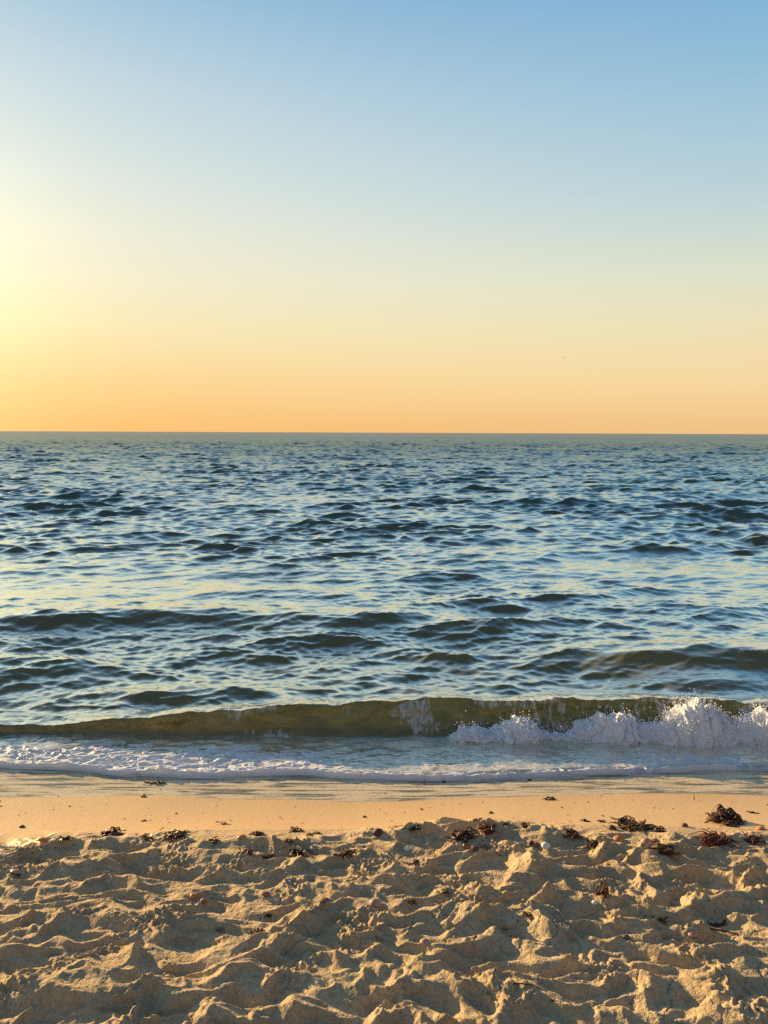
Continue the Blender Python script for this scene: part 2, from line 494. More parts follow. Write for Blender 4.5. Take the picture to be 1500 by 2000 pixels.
def sea_surface(x, y):
    dist = np.hypot(x, y)
    spc = np.maximum(dist * 0.0031, np.maximum(0, dist - 300) * 0.006)
    X = x.copy(); Y = y.copy(); Z = np.zeros_like(x)
    calm = 0.10 + 0.90 * sstep(4.9, 6.4, y)
    grp = np.clip(0.85 + 0.75 * perlin(x * 0.16, y * 0.24, 201) + 0.35 * perlin(x * 0.5, y * 0.7, 202), 0.22 + 0.5 * sstep(8, 30, dist), 1.5) * 1.0
    far_m = 1 + 0.35 * sstep(6, 20, dist) + 1.6 * sstep(12, 150, dist)
    fine = 0.35 + 0.65 * sstep(4.2, 5.2, y)
    for si, (lam, kx, ky, am, ph) in enumerate(SETS):
        for j in range(len(lam)):
            f = np.clip((lam[j] / (spc + 1e-6) - 1.3) / 1.5, 0, 1)
            if lam[j] < 1.0:
                m = (dist < lam[j] / 1.3 / 0.0032 * 1.05)
            else:
                m = dist < 1500
            if not m.any():
                continue
            xx = x[m]; yy = y[m]
            fmul = 1.0 if si == 0 else far_m[m] * (sstep(6, 13, dist[m]) if si == 3 else 1.0)
            p = kx[j] * xx + ky[j] * yy + ph[j] + (1.2 * WARP[m] if si == 0 else 0.8 * WARP2[m])
            a = am[j] * f[m] * fmul * ((calm * grp)[m] if si < 2 else (fine * (0.25 + 0.75 * grp))[m])
            s, c = np.sin(p), np.cos(p)
            k = math.hypot(kx[j], ky[j])
            Z[m] += a * c
            X[m] -= 0.85 * a * kx[j] / k * s
            Y[m] -= 0.85 * a * ky[j] / k * s
    return X, Y, Z

ratio = 1.0031
rows = [4.02]
while rows[-1] < 5.0: rows.append(rows[-1] + 0.006)
while rows[-1] < 300: rows.append(rows[-1] * ratio)
while rows[-1] < 1200: rows.append(rows[-1] * 1.0045)
while rows[-1] < 20000: rows.append(rows[-1] * 1.06)
ry = np.array(rows)
NC = 1150
tt = np.linspace(-1, 1, NC)
tt = np.sign(tt) * (0.72 * np.abs(tt) + 0.28 * np.abs(tt) ** 5 * 2.2)     # finer in the middle, wide at the sides
GX = ry[:, None] * tt[None, :] * 0.98
GY = np.repeat(ry[:, None], NC, 1)
WARP = perlin(GX * 0.23, GY * 0.23, 301) * 2
WARP2 = perlin(GX * 0.6, GY * 0.6, 302) * 2
X, Y, Z = sea_surface(GX, GY)

# hand-placed swells seen in the photograph
def add_swell(px, row, half_w, H, lf=0.28, lb=0.55, bend=0.0, z=None):
    cx, cy = at(px, row, H if z is None else z)
    dx = GX - cx
    env = np.exp(-(np.abs(dx) / half_w) ** 2.6)
    yc = cy + bend * dx + 0.05 * perlin(GX * 1.3, GY * 0 + px, 311)
    u = GY - yc
    s = np.where(u < 0, np.exp(-(u / lf) ** 2), np.exp(-(u / lb) ** 2)) * env
    return H * s
hump = 0
for a in [(330, 1350, 0.95, 0.10, 0.20, 0.35, 0.02), (1345, 1266, 1.15, 0.14, 0.30, 0.5, 0.02), (1600, 1275, 1.4, 0.12, 0.30, 0.5, 0.0),
          (20, 1290, 0.85, 0.08, 0.28, 0.5, -0.10), (-60, 1318, 0.8, 0.09, 0.22, 0.4, -0.10),
          (700, 1206, 1.5, 0.11, 0.35, 0.7, 0.0), (330, 1197, 0.9, 0.10, 0.35, 0.6, 0.0), (60, 1208, 0.8, 0.08, 0.35, 0.6, 0.0),
          (1380, 1325, 0.65, 0.07, 0.2, 0.35, 0.0), (600, 1245, 0.7, 0.06, 0.25, 0.4, 0.08),
          (1365, 962, 2.6, 0.13, 0.9, 1.6, 0.0), (1200, 978, 2.4, 0.10, 0.8, 1.4, 0.0), (520, 1150, 1.0, 0.07, 0.35, 0.6, 0.0),
          (1050, 1225, 1.0, 0.07, 0.3, 0.6, 0.0), (120, 972, 2.2, 0.07, 0.7, 1.2, 0.0), (1000, 1090, 1.3, 0.06, 0.4, 0.7, 0.0)]:
    hump = hump + add_swell(*a)
Z = Z + hump
Y = Y - 0.6 * np.minimum(hump, 0.2) * sstep(30, 8, GY)

# the breaking wave: a profile with a steep, slightly overhanging face
H = B1H(GX)
yb = B1BASE(GX); yt = np.maximum(B1Y(GX), yb + 0.05)
yt = yt + 0.03 * perlin(GX * 2.2, GX * 0 + 3.3, 401) + 0.008 * perlin(GX * 9, GX * 0 + 3.3, 403)
face = np.clip((GY - yb) / (yt - yb), 0, 1)
prof = np.where(GY < yb, 0, np.where(GY < yt, face ** 1.25, np.exp(-((GY - yt) / 0.33) ** 2)))
near = sstep(7.0, 5.6, GY)
Hn = H * (1 + 0.14 * perlin(GX * 2.1, GX * 0 + 1.1, 402) + 0.07 * perlin(GX * 8, GX * 0 + 1.1, 404) + 0.03 * perlin(GX * 25, GY * 6, 405))
Z = Z * (1 - 0.50 * prof * near) + Hn * prof * near
curl = sstep(-0.2, 1.2, GX)
pn = np.clip(prof, 0, 1) * near * (GY < yt)
Y = Y + pn * (0.024 * perlin(GX * 4, face * 3.0, 450) + 0.013 * perlin(GX * 11, face * 6, 451) + 0.005 * perlin(GX * 34, face * 12, 452))
Y = Y - curl * 0.075 * sstep(0.45, 1.0, prof) * near - 0.01 * prof
# the shore side: the water thins out to its edge
fe = FOAM_EDGE(GX)
edge = sstep(0.0, 0.10, GY - fe)
swash = sstep(0.35, -0.05, GY - yb) * 1.0
Z = Z * np.clip(edge, 0.0, 1) + np.where(GY < fe + 0.008, -0.05, 0.006 + 0.012 * sstep(0, .05, GY - fe))
lump = 0.006 * fbm(GX * 9, GY * 16, 3, 410) * swash * edge
Z = Z + lump
# masks: foam with crest glints, painted backlit glow with inshore silt, shallows
foam_glint_a = 0.62 * sstep(0.50, 0.05, GY - fe) * sstep(0.0, 0.02, GY - fe) * (0.75 + 0.5 * perlin(GX * 1.1, GY * 2.0, 421))
foam_glint_a = np.maximum(foam_glint_a, 0.30 * sstep(0.10, -0.12, GY - yb) * (GY > fe))
streak = perlin(GX * 22, GY * 0 + 7.7 + prof * 0.8, 431) + 0.6 * perlin(GX * 60, prof * 2.0, 432)
fz = sstep(0.2, 0.7, GX) * (GY < yt + 0.02) * sstep(0.10, 0.5, prof) * near
veil = sstep(0.9, 1.2, GX) * sstep(2.1, 1.9, GX)
foam_glint_a = np.maximum(foam_glint_a, fz * (0.14 + 0.10 * veil + 0.42 * streak) * sstep(1.0, 0.78, prof))
fz2 = sstep(-1.6, -0.6, GX) * (GY < yt + 0.03) * (prof > 0.02) * near
foam_glint_a = np.maximum(foam_glint_a, fz2 * 0.40 * sstep(-0.05, 0.4, perlin(GX * 2.6, prof * 1.4, 433)))
foam_glint_a = np.maximum(foam_glint_a, 0.46 * sstep(-1.9, -0.9, GX) * sstep(0.5, 0.2, GX) * sstep(0.07, 0.0, np.abs(GY - yb + 0.02)) * sstep(-0.1, 0.3, perlin(GX * 3, GY * 2, 440)))
for (px_, row_, hw_, z_) in [(320, 1196, 0.42, 0.1), (770, 1361, 0.13, 0.15), (40, 966, 0.5, 0.15), (1245, 1042, 0.35, 0.1), (1345, 1260, 0.5, 0.17), (1480, 1268, 0.3, 0.17)]:  # pale foam-mask flecks stand in for golden sun glints on crests
    cx_, cy_ = at(px_, row_, z_)
    foam_glint_a = np.maximum(foam_glint_a, 0.42 * np.exp(-((GX - cx_) / hw_) ** 4 - ((GY - cy_) / (0.02 * cy_)) ** 2) * sstep(-0.3, 0.4, perlin(GX * 9, GY * 9, 441)))
glow_sed = np.clip(prof * 2.2, 0, 1) * near * sstep(0.16, 0.0, GY - yt) * (0.45 + 0.55 * sstep(-2.4, -1.1, GX + 0.3 * perlin(GX * 3, GY * 3, 460)))  # where the breaker face gets its painted sun-through-water glow
glow_sed = np.maximum(glow_sed, 0.40 * np.clip(hump / 0.10, 0, 1) * sstep(9, 5.5, GY))
glow_sed = np.maximum(glow_sed, 0.30 * sstep(8, 5, GY))
shal = sstep(0.02, -0.12, GY - yb)
sea = grid_obj("sea", X, Y, Z, sea_mat, {'foam': foam_glint_a, 'glow_sediment': glow_sed, 'shallow': shal})  # 'foam' holds real foam plus the painted sun glints on crests
tag(sea, 'open sea with short choppy waves reaching from the shore to the horizon', 'sea', kind='structure')

# ------------------------------------------------------------------ froth of the spent wave
fx = np.arange(-3.4, 3.4, 0.0055)
fv_ = np.linspace(-0.012, 0.62, 115)
FX, FVV = np.meshgrid(fx, fv_)
FY = FOAM_EDGE(FX) + FVV
px_of = 750 + FX * FPX / (FY * 1.095)          # rough place along the shore, for the density of the froth
dens = np.interp(px_of, [-200, 0, 120, 170, 250, 400, 600, 760, 900, 1050, 1150, 1300, 1400, 1500, 1700],
                 [0.34, 0.40, 0.36, 0.54, 0.60, 0.56, 0.54, 0.46, 0.38, 0.34, 0.36, 0.28, 0.36, 0.12, 0.1])
wxx = FX + 0.05 * perlin(FX * 6, FY * 9, 501); wyy = FY + 0.03 * perlin(FX * 6, FY * 9, 502)
web = 1 - np.abs(perlin(wxx * 9, wyy * 22, 503)) * 2.4
web2 = 1 - np.abs(perlin(wxx * 19, wyy * 40, 504)) * 2.0
blob = fbm(wxx * 2.8, wyy * 12.0, 5, 505, 0.62)
fade = sstep(0.62, 0.16, FVV) * 1.0
t = dens * fade * 1.05 + 0.42 * web + 0.22 * web2 + 0.80 * blob - 0.90 - 0.3 * (1 - fade)
t += 0.35 * sstep(0.10, 0.0, FVV) * dens
t = np.clip(t, -1, 1.0)
bead_w = np.interp(px_of, [0, 150, 400, 650, 850, 1200, 1390, 1430], [0.020, 0.026, 0.025, 0.020, 0.015, 0.015, 0.020, 0.007]) * (1 + 0.5 * perlin(FX * 3.5, FX * 0, 510))
bead_h = bead_w * (0.62 + 0.5 * perlin(FX * 8, FX * 0 + 2, 514) + 0.25 * perlin(FX * 25, FX * 0 + 2, 515))
bu = (FVV - bead_w * 0.5) / (bead_w * 0.5)
bead = np.where(np.abs(bu) < 1, bead_h * np.sqrt(np.clip(1 - bu * bu, 0, 1)), 0)
base = 0.018 + 0.006 * fbm(FX * 9, FY * 16, 3, 410)
lumps = 0.004 * fbm(FX * 22, FY * 45, 2, 511)
thick = np.where(t > 0, 0.009 * t ** 0.6, 0.03 * t)
fzz = base - 0.004 + thick + lumps * (t > 0)
bp = np.sqrt(np.clip(1 - bu * bu, 0, 1))
bz = -0.03 + (0.03 + base - 0.006 + bead_h) * bp + lumps * bp
fzz = np.where((FVV < bead_w * 0.5), bz, np.maximum(fzz, bz))
fzz = np.where(FVV < 0.0, -0.03, fzz)
foam1 = grid_obj("sea_foam", FX, FY, fzz, foam_mat)
tag(foam1, 'lacy white froth of the spent wave spread along the edge of the wet sand', 'sea foam', kind='stuff')

# ------------------------------------------------------------------ white water of the breaking wave
def z_on(px, row, y):
    d = ray(px, row)
    return CAM_Z + d.z * y / d.y

TOP = [(872, 1438), (885, 1427), (900, 1412), (927, 1414), (960, 1420), (980, 1412), (1000, 1402), (1033, 1400), (1060, 1424), (1100, 1425), (1133, 1410),
       (1170, 1394), (1230, 1393), (1250, 1409), (1290, 1408), (1312, 1393), (1330, 1374), (1365, 1370), (1400, 1386),
       (1430, 1407), (1452, 1403), (1480, 1390), (1500, 1383), (1560, 1376), (1640, 1395), (1720, 1402), (1800, 1430)]
tx = np.array([ray(p, r).x / ray(p, r).y * 4.64 for p, r in TOP])
tz = np.array([z_on(p, r, 4.64) for p, r in TOP])
def top_z(x): return np.interp(x, tx, tz, left=0, right=0)

gx = np.arange(tx[0], tx[-1], 0.006)
gs = np.linspace(0, 1, 70)
QX, QS = np.meshgrid(gx, gs)
T = np.maximum(top_z(QX) * np.clip(top_z(QX) / 0.17, 0.3, 1.1) ** 0.35 * 0.95 * (0.93 + 0.22 * perlin(QX * 12, QX * 0 + 3, 601)) * (0.96 + 0.25 * perlin(QX * 34, QX * 0 + 3, 600)), 0.0)
ph = QS * math.pi * 0.97
bulge = 0.05 + 0.35 * T
yb_ = B1BASE(QX)
QY = yb_ + 0.00 - np.cos(ph) * bulge * 0.95 + 0.02 * perlin(QX * 4, QS * 0, 602)
QZ = np.sin(ph) ** 0.8 * T
nn = 0.6 * fbm(QX * 11, QS * 4, 4, 603, 0.6) + 0.45 * np.abs(perlin(QX * 20 + 2 * QS, QS * 6, 604)) + 0.06 * perlin(QX * 60, QS * 14, 607)
dsp = nn * 0.075 * np.clip(T / 0.08, 0.1, 1)
QY = QY - np.cos(ph) * dsp - 0.02 * perlin(QX * 9, QS * 3, 605)
QZ = QZ + np.sin(ph) * dsp * 0.6 - 0.01
QX2 = QX + 0.03 * perlin(QX * 20 + 9, QS * 7, 606)
wf = grid_obj("breaking_foam", QX2, QY, QZ, foam_mat)
tag(wf, 'churning white foam tumbling at the foot of the breaking wave', 'wave foam', kind='stuff')

def ico():
    p = (1 + 5 ** 0.5) / 2
    v = np.array([(-1, p, 0), (1, p, 0), (-1, -p, 0), (1, -p, 0), (0, -1, p), (0, 1, p), (0, -1, -p), (0, 1, -p), (p, 0, -1), (p, 0, 1), (-p, 0, -1), (-p, 0, 1)], float)
    v /= np.linalg.norm(v[0])
    f = np.array([(0, 11, 5), (0, 5, 1), (0, 1, 7), (0, 7, 10), (0, 10, 11), (1, 5, 9), (5, 11, 4), (11, 10, 2), (10, 7, 6), (7, 1, 8),
                  (3, 9, 4), (3, 4, 2), (3, 2, 6), (3, 6, 8), (3, 8, 9), (4, 9, 5), (2, 4, 11), (6, 2, 10), (8, 6, 7), (9, 8, 1)])
    return v, f

def blobs(name, P, R, mat, stretch=None):
    v, f = ico()
    n = len(P)
    r = np.random.RandomState(5)
    S = R[:, None] * r.uniform(0.7, 1.4, (n, 3))
    if stretch is not None: S = S * stretch
    V = (v[None] * S[:, None, :] + P[:, None, :]).reshape(-1, 3)
    F = (f[None] + (np.arange(n) * 12)[:, None, None]).reshape(-1, 3)
    me = bpy.data.meshes.new(name)
    me.vertices.add(len(V)); me.vertices.foreach_set('co', V.astype(np.float32).reshape(-1))
    me.loops.add(len(F) * 3); me.loops.foreach_set('vertex_index', F.astype(np.int32).reshape(-1))
    me.polygons.add(len(F)); me.polygons.foreach_set('loop_start', np.arange(0, len(F) * 3, 3, dtype=np.int32))
    me.update(calc_edges=True)
    me.polygons.foreach_set('use_smooth', np.ones(len(F), dtype=bool))
    me.materials.append(mat)
    o = bpy.data.objects.new(name, me); col.objects.link(o)
    return o

r = np.random.RandomState(21)
n = 2200
x = r.uniform(tx[0], tx[-1], n)
tzv = top_z(x)
keep = r.uniform(0, 1, n) < np.clip(tzv / 0.12, 0.15, 1)
x = x[keep]; tzv = tzv[keep]; n = len(x)
hh = r.beta(1.3, 1.0, n)
jet = 1 + 0.30 * np.maximum(perlin(x * 15, x * 0 + 1, 611), 0) * 1.5
z = tzv * hh * jet * 1.05
yy = B1BASE(x) - 0.02 - np.sqrt(np.clip(1 - hh ** 2, 0, 1)) * (0.06 + 0.36 * tzv) + r.normal(0, 0.012, n)
R = np.exp(r.uniform(math.log(0.0015), math.log(0.0045), n))
P = np.stack([x, yy, z], -1)
# flying drops
m = 1500
x2 = np.concatenate([r.uniform(tx[0], tx[-1], 500), r.normal((1365 - 750) / 1444 * 5.08, 0.16, 550), r.normal(2.55, 0.13, 200), r.normal((1283 - 750) / 1444 * 5.08, 0.05, 250)])
t2 = top_z(x2)
z2 = t2 + r.exponential(0.018, m) - 0.01
y2 = B1BASE(x2) + r.normal(-0.03, 0.04, m)
R2 = np.exp(r.uniform(math.log(0.0015), math.log(0.005), m))
P2 = np.stack([x2, y2, z2], -1)
sp_ = blobs("spray", np.concatenate([P, P2]), np.concatenate([R, R2]), foam_mat)
tag(sp_, 'white spray and drops thrown up by the breaking wave', 'spray', kind='stuff')

# ------------------------------------------------------------------ things washed up on the sand
def hit(px, row):
    d = ray(px, row)
    ys = np.linspace(1.85, 4.4, 900)
    t = ys / d.y
    X_, Z_ = d.x * t, CAM_Z + d.z * t
    g = sand_height(X_, ys)[0]
    k = int(np.argmax(Z_ <= g))
    if k == 0: k = 450
    return Vector((float(X_[k]), float(ys[k]), float(g[k]))), float(math.sqrt(t[k] ** 2 * d.length_squared))

def obj_mat(name, c1, c2, rough=0.55, scale=60.0, bump=0.002):
    m_, N = new_mat(name)
    tcn = N.n('ShaderNodeTexCoord').outputs['Object']
    f = N.mapr(N.noise(tcn, scale, 4, 0.6), 0.35, 0.65)
    b_ = N.bump(N.noise(tcn, scale * 2.5, 3, 0.6), bump)
    p = principled(N, N.mix(f, c1, c2), rough, b_, 1.45, 0.4)
    finish(N, p.outputs[0])
    return m_
M_WEED = obj_mat("dark_seaweed", (0.030, 0.014, 0.007), (0.10, 0.040, 0.014), 0.45, 50)
M_RED = obj_mat("red_seaweed", (0.055, 0.014, 0.008), (0.13, 0.032, 0.014), 0.45, 50)
M_STONE = obj_mat("pebble_stone", (0.10, 0.075, 0.055), (0.20, 0.15, 0.11), 0.7, 40)
M_DARKST = obj_mat("dark_stone", (0.05, 0.035, 0.03), (0.12, 0.08, 0.06), 0.6, 40)
M_ORANGE = obj_mat("orange_shell", (0.45, 0.15, 0.035), (0.55, 0.26, 0.08), 0.4, 80, 0.001)
M_PINK = obj_mat("pink_shell", (0.33, 0.17, 0.12), (0.50, 0.33, 0.25), 0.4, 80, 0.001)
M_WHITE = obj_mat("white_shell", (0.72, 0.68, 0.62), (0.80, 0.77, 0.72), 0.4, 80, 0.001)
M_BROWN = obj_mat("brown_shell", (0.16, 0.07, 0.035), (0.32, 0.16, 0.08), 0.4, 80, 0.001)
M_WOOD = obj_mat("driftwood", (0.07, 0.04, 0.025), (0.14, 0.08, 0.05), 0.8, 90)
M_CLOD = obj_mat("sandy_weed_mound", (0.030, 0.020, 0.011), (0.12, 0.08, 0.042), 0.85, 28, 0.006)

def pebble(w, mat, seed, flat=0.65, name="pebble"):
    r = np.random.RandomState(seed)
    V = []; F = []
    nu, nv = 20, 12
    for j in range(nv + 1):
        for i in range(nu):
            th = math.pi * j / nv; ph_ = 2 * math.pi * i / nu
            V.append((math.sin(th) * math.cos(ph_), math.sin(th) * math.sin(ph_), math.cos(th)))
    for j in range(nv):
        for i in range(nu):
            F.append((j * nu + i, (j + 1) * nu + i, (j + 1) * nu + (i + 1) % nu, j * nu + (i + 1) % nu))
    V = np.array(V)
    k = 1 + 0.16 * perlin(V[:, 0] * 1.4 + V[:, 2] + seed, V[:, 1] * 1.4 + V[:, 2] * 0.7, seed) + 0.08 * perlin(V[:, 0] * 3 + seed, V[:, 1] * 3 + V[:, 2] * 2, seed + 1)
    V = V * k[:, None] * np.array([w / 2, w / 2 * r.uniform(0.7, 0.9), w / 2 * flat])
    V[:, 2] += w * flat * 0.30
    return mesh_obj(name, V, F, mat)

def shell(w, mat, seed, name="seashell"):
    """a ribbed half of a clam, lying domed side up and a little tilted"""
    r = np.random.RandomState(seed)
    nu, nv = 36, 9
    V = []; F = []
    for side in (1.0, 0.88):
        for j in range(nv + 1):
            for i in range(nu):
                a = 2 * math.pi * i / nu
                q = j / nv
                rib = 1 + 0.03 * math.cos(a * 14) * q
                x_ = q * math.cos(a) * 0.5 * rib
                y_ = q * math.sin(a) * 0.42 * rib * (1 - 0.12 * math.cos(a)) + 0.12 * (1 - q)
                z_ = 0.26 * side * (1 - q * q) ** 0.7 + 0.008 * math.cos(a * 14) * q + 0.02
                V.append((x_ * (side if side == 1 else 0.96), y_ * (side if side == 1 else 0.96), z_))
    o1 = (nv + 1) * nu
    for j in range(nv):
        for i in range(nu):
            a, b, c_, d = j * nu + i, (j + 1) * nu + i, (j + 1) * nu + (i + 1) % nu, j * nu + (i + 1) % nu
            F.append((a, b, c_, d)); F.append((o1 + d, o1 + c_, o1 + b, o1 + a))
    for i in range(nu):
        a = nv * nu + i; b = nv * nu + (i + 1) % nu
        F.append((a, o1 + a, o1 + b, b))
    V = np.array(V) * w
    tl = r.uniform(-0.5, 0.5); ct, st_ = math.cos(tl), math.sin(tl)
    V = np.stack([V[:, 0], V[:, 1] * ct - V[:, 2] * st_, V[:, 1] * st_ + V[:, 2] * ct], -1)
    V[:, 2] += abs(tl) * w * 0.12
    return mesh_obj(name, V, F, mat)

def weed(w, mat, seed, name="seaweed_scrap", tall=0.35, n=None, asp=0.5):
    """crinkled ribbons heaped on each other"""
    r = np.random.RandomState(seed)
    V = []; F = []
    n = n or max(4, int(6 + w * 260))
    for k in range(n):
        L = w * r.uniform(0.35, 0.75); wd = min(w * r.uniform(0.04, 0.10), 0.0055)
        a = r.normal(0, 0.7) + (math.pi if r.rand() < 0.5 else 0)
        cx, cy = r.normal(0, w * 0.17), r.normal(0, w * 0.17 * asp)
        cz = abs(r.normal(0, 1)) * w * tall * 0.20
        m_ = 9; b0 = len(V); bend = r.uniform(-2.5, 2.5)
        x_, y_ = cx - math.cos(a) * L / 2, cy - math.sin(a) * L / 2 * asp
        for i in range(m_ + 1):
            q = i / m_
            aa = a + bend * (q - 0.5)
            x_ += math.cos(aa) * L / m_; y_ += math.sin(aa) * L / m_ * (0.4 + asp)
            z_ = cz * math.sin(math.pi * q) + w * 0.03 * math.sin(q * 9 + k) + 0.0015 + w * 0.02
            hw = wd * (0.35 + math.sin(math.pi * q)) * 0.5
            nx, ny = -math.sin(aa), math.cos(aa)
            tw = math.sin(q * 6 + k * 1.3) * 0.7
            th = max(0.0009, w * 0.010)
            for s1, s2 in ((-1, -1), (1, -1), (1, 1), (-1, 1)):
                V.append((x_ + nx * hw * s1, y_ + ny * hw * s1, z_ + hw * tw * s1 + th * s2))
        for i in range(m_):
            for e in range(4):
                F.append((b0 + i * 4 + e, b0 + i * 4 + (e + 1) % 4, b0 + (i + 1) * 4 + (e + 1) % 4, b0 + (i + 1) * 4 + e))
        F.append((b0 + 3, b0 + 2, b0 + 1, b0)); e0 = b0 + m_ * 4; F.append((e0, e0 + 1, e0 + 2, e0 + 3))
    return mesh_obj(name, V, F, mat)

def twig(L, mat, seed, up=False, name="twig", rad=None):
    r = np.random.RandomState(seed)
    V = []; F = []; m_ = 12; ns = 7
    rad = rad or L * 0.035
    for i in range(m_ + 1):
        q = i / m_
        c0 = Vector((L * (q - 0.5), 0.04 * L * math.sin(q * 5 + seed), rad * 0.8 + 0.03 * L * math.sin(q * 3.1))) if not up else Vector((0.10 * L * q + 0.02 * L * math.sin(q * 6), 0, L * (q * 1.2 - 0.2)))
        rr_ = rad * (1 - 0.5 * q) * (1 + 0.15 * math.sin(q * 17 + seed))
        for e in range(ns):
            a = 2 * math.pi * e / ns
            V.append((c0.x + (rr_ * math.cos(a) if up else 0), c0.y + rr_ * (math.sin(a) if up else math.cos(a)), c0.z + (0 if up else rr_ * math.sin(a))))
    for i in range(m_):
        for e in range(ns):
            F.append((i * ns + e, i * ns + (e + 1) % ns, (i + 1) * ns + (e + 1) % ns, (i + 1) * ns + e))
    F.append(tuple(range(ns))[::-1]); F.append(tuple(m_ * ns + e for e in range(ns)))
    return mesh_obj(name, V, F, mat)

def heap(w, h, mat, seed, name="weed_mound"):
    """lumpy mound of weed and sand, two humps"""
    m_ = 90
    u = np.linspace(-0.62, 0.62, m_)
    U, V_ = np.meshgrid(u, u)
    a = np.exp(-((U - 0.08) / 0.26) ** 2 - ((V_ - 0.10) / 0.30) ** 2) + 0.62 * np.exp(-((U + 0.24) / 0.20) ** 2 - (V_ / 0.26) ** 2) + 0.5 * np.exp(-((U - 0.28) / 0.16) ** 2 - ((V_ + 0.14) / 0.2) ** 2)
    r_ = np.hypot(U, V_)
    f1, f2, _ = cells(U * 9, V_ * 9, seed)
    z = (a * (1 + 0.2 * perlin(U * 5, V_ * 5, seed)) + 0.10 * (0.6 - f1) * np.clip(a * 2, 0, 1) + 0.03 * perlin(U * 24, V_ * 24, seed + 2)) * sstep(0.60, 0.30, r_) - 0.10 - 0.9 * sstep(0.38, 0.62, r_)
    o = grid_obj(name, U * w + 0.004 * perlin(U * 20, V_ * 20, 3), V_ * w * 0.8, z * h - 0.012, mat)
    return o

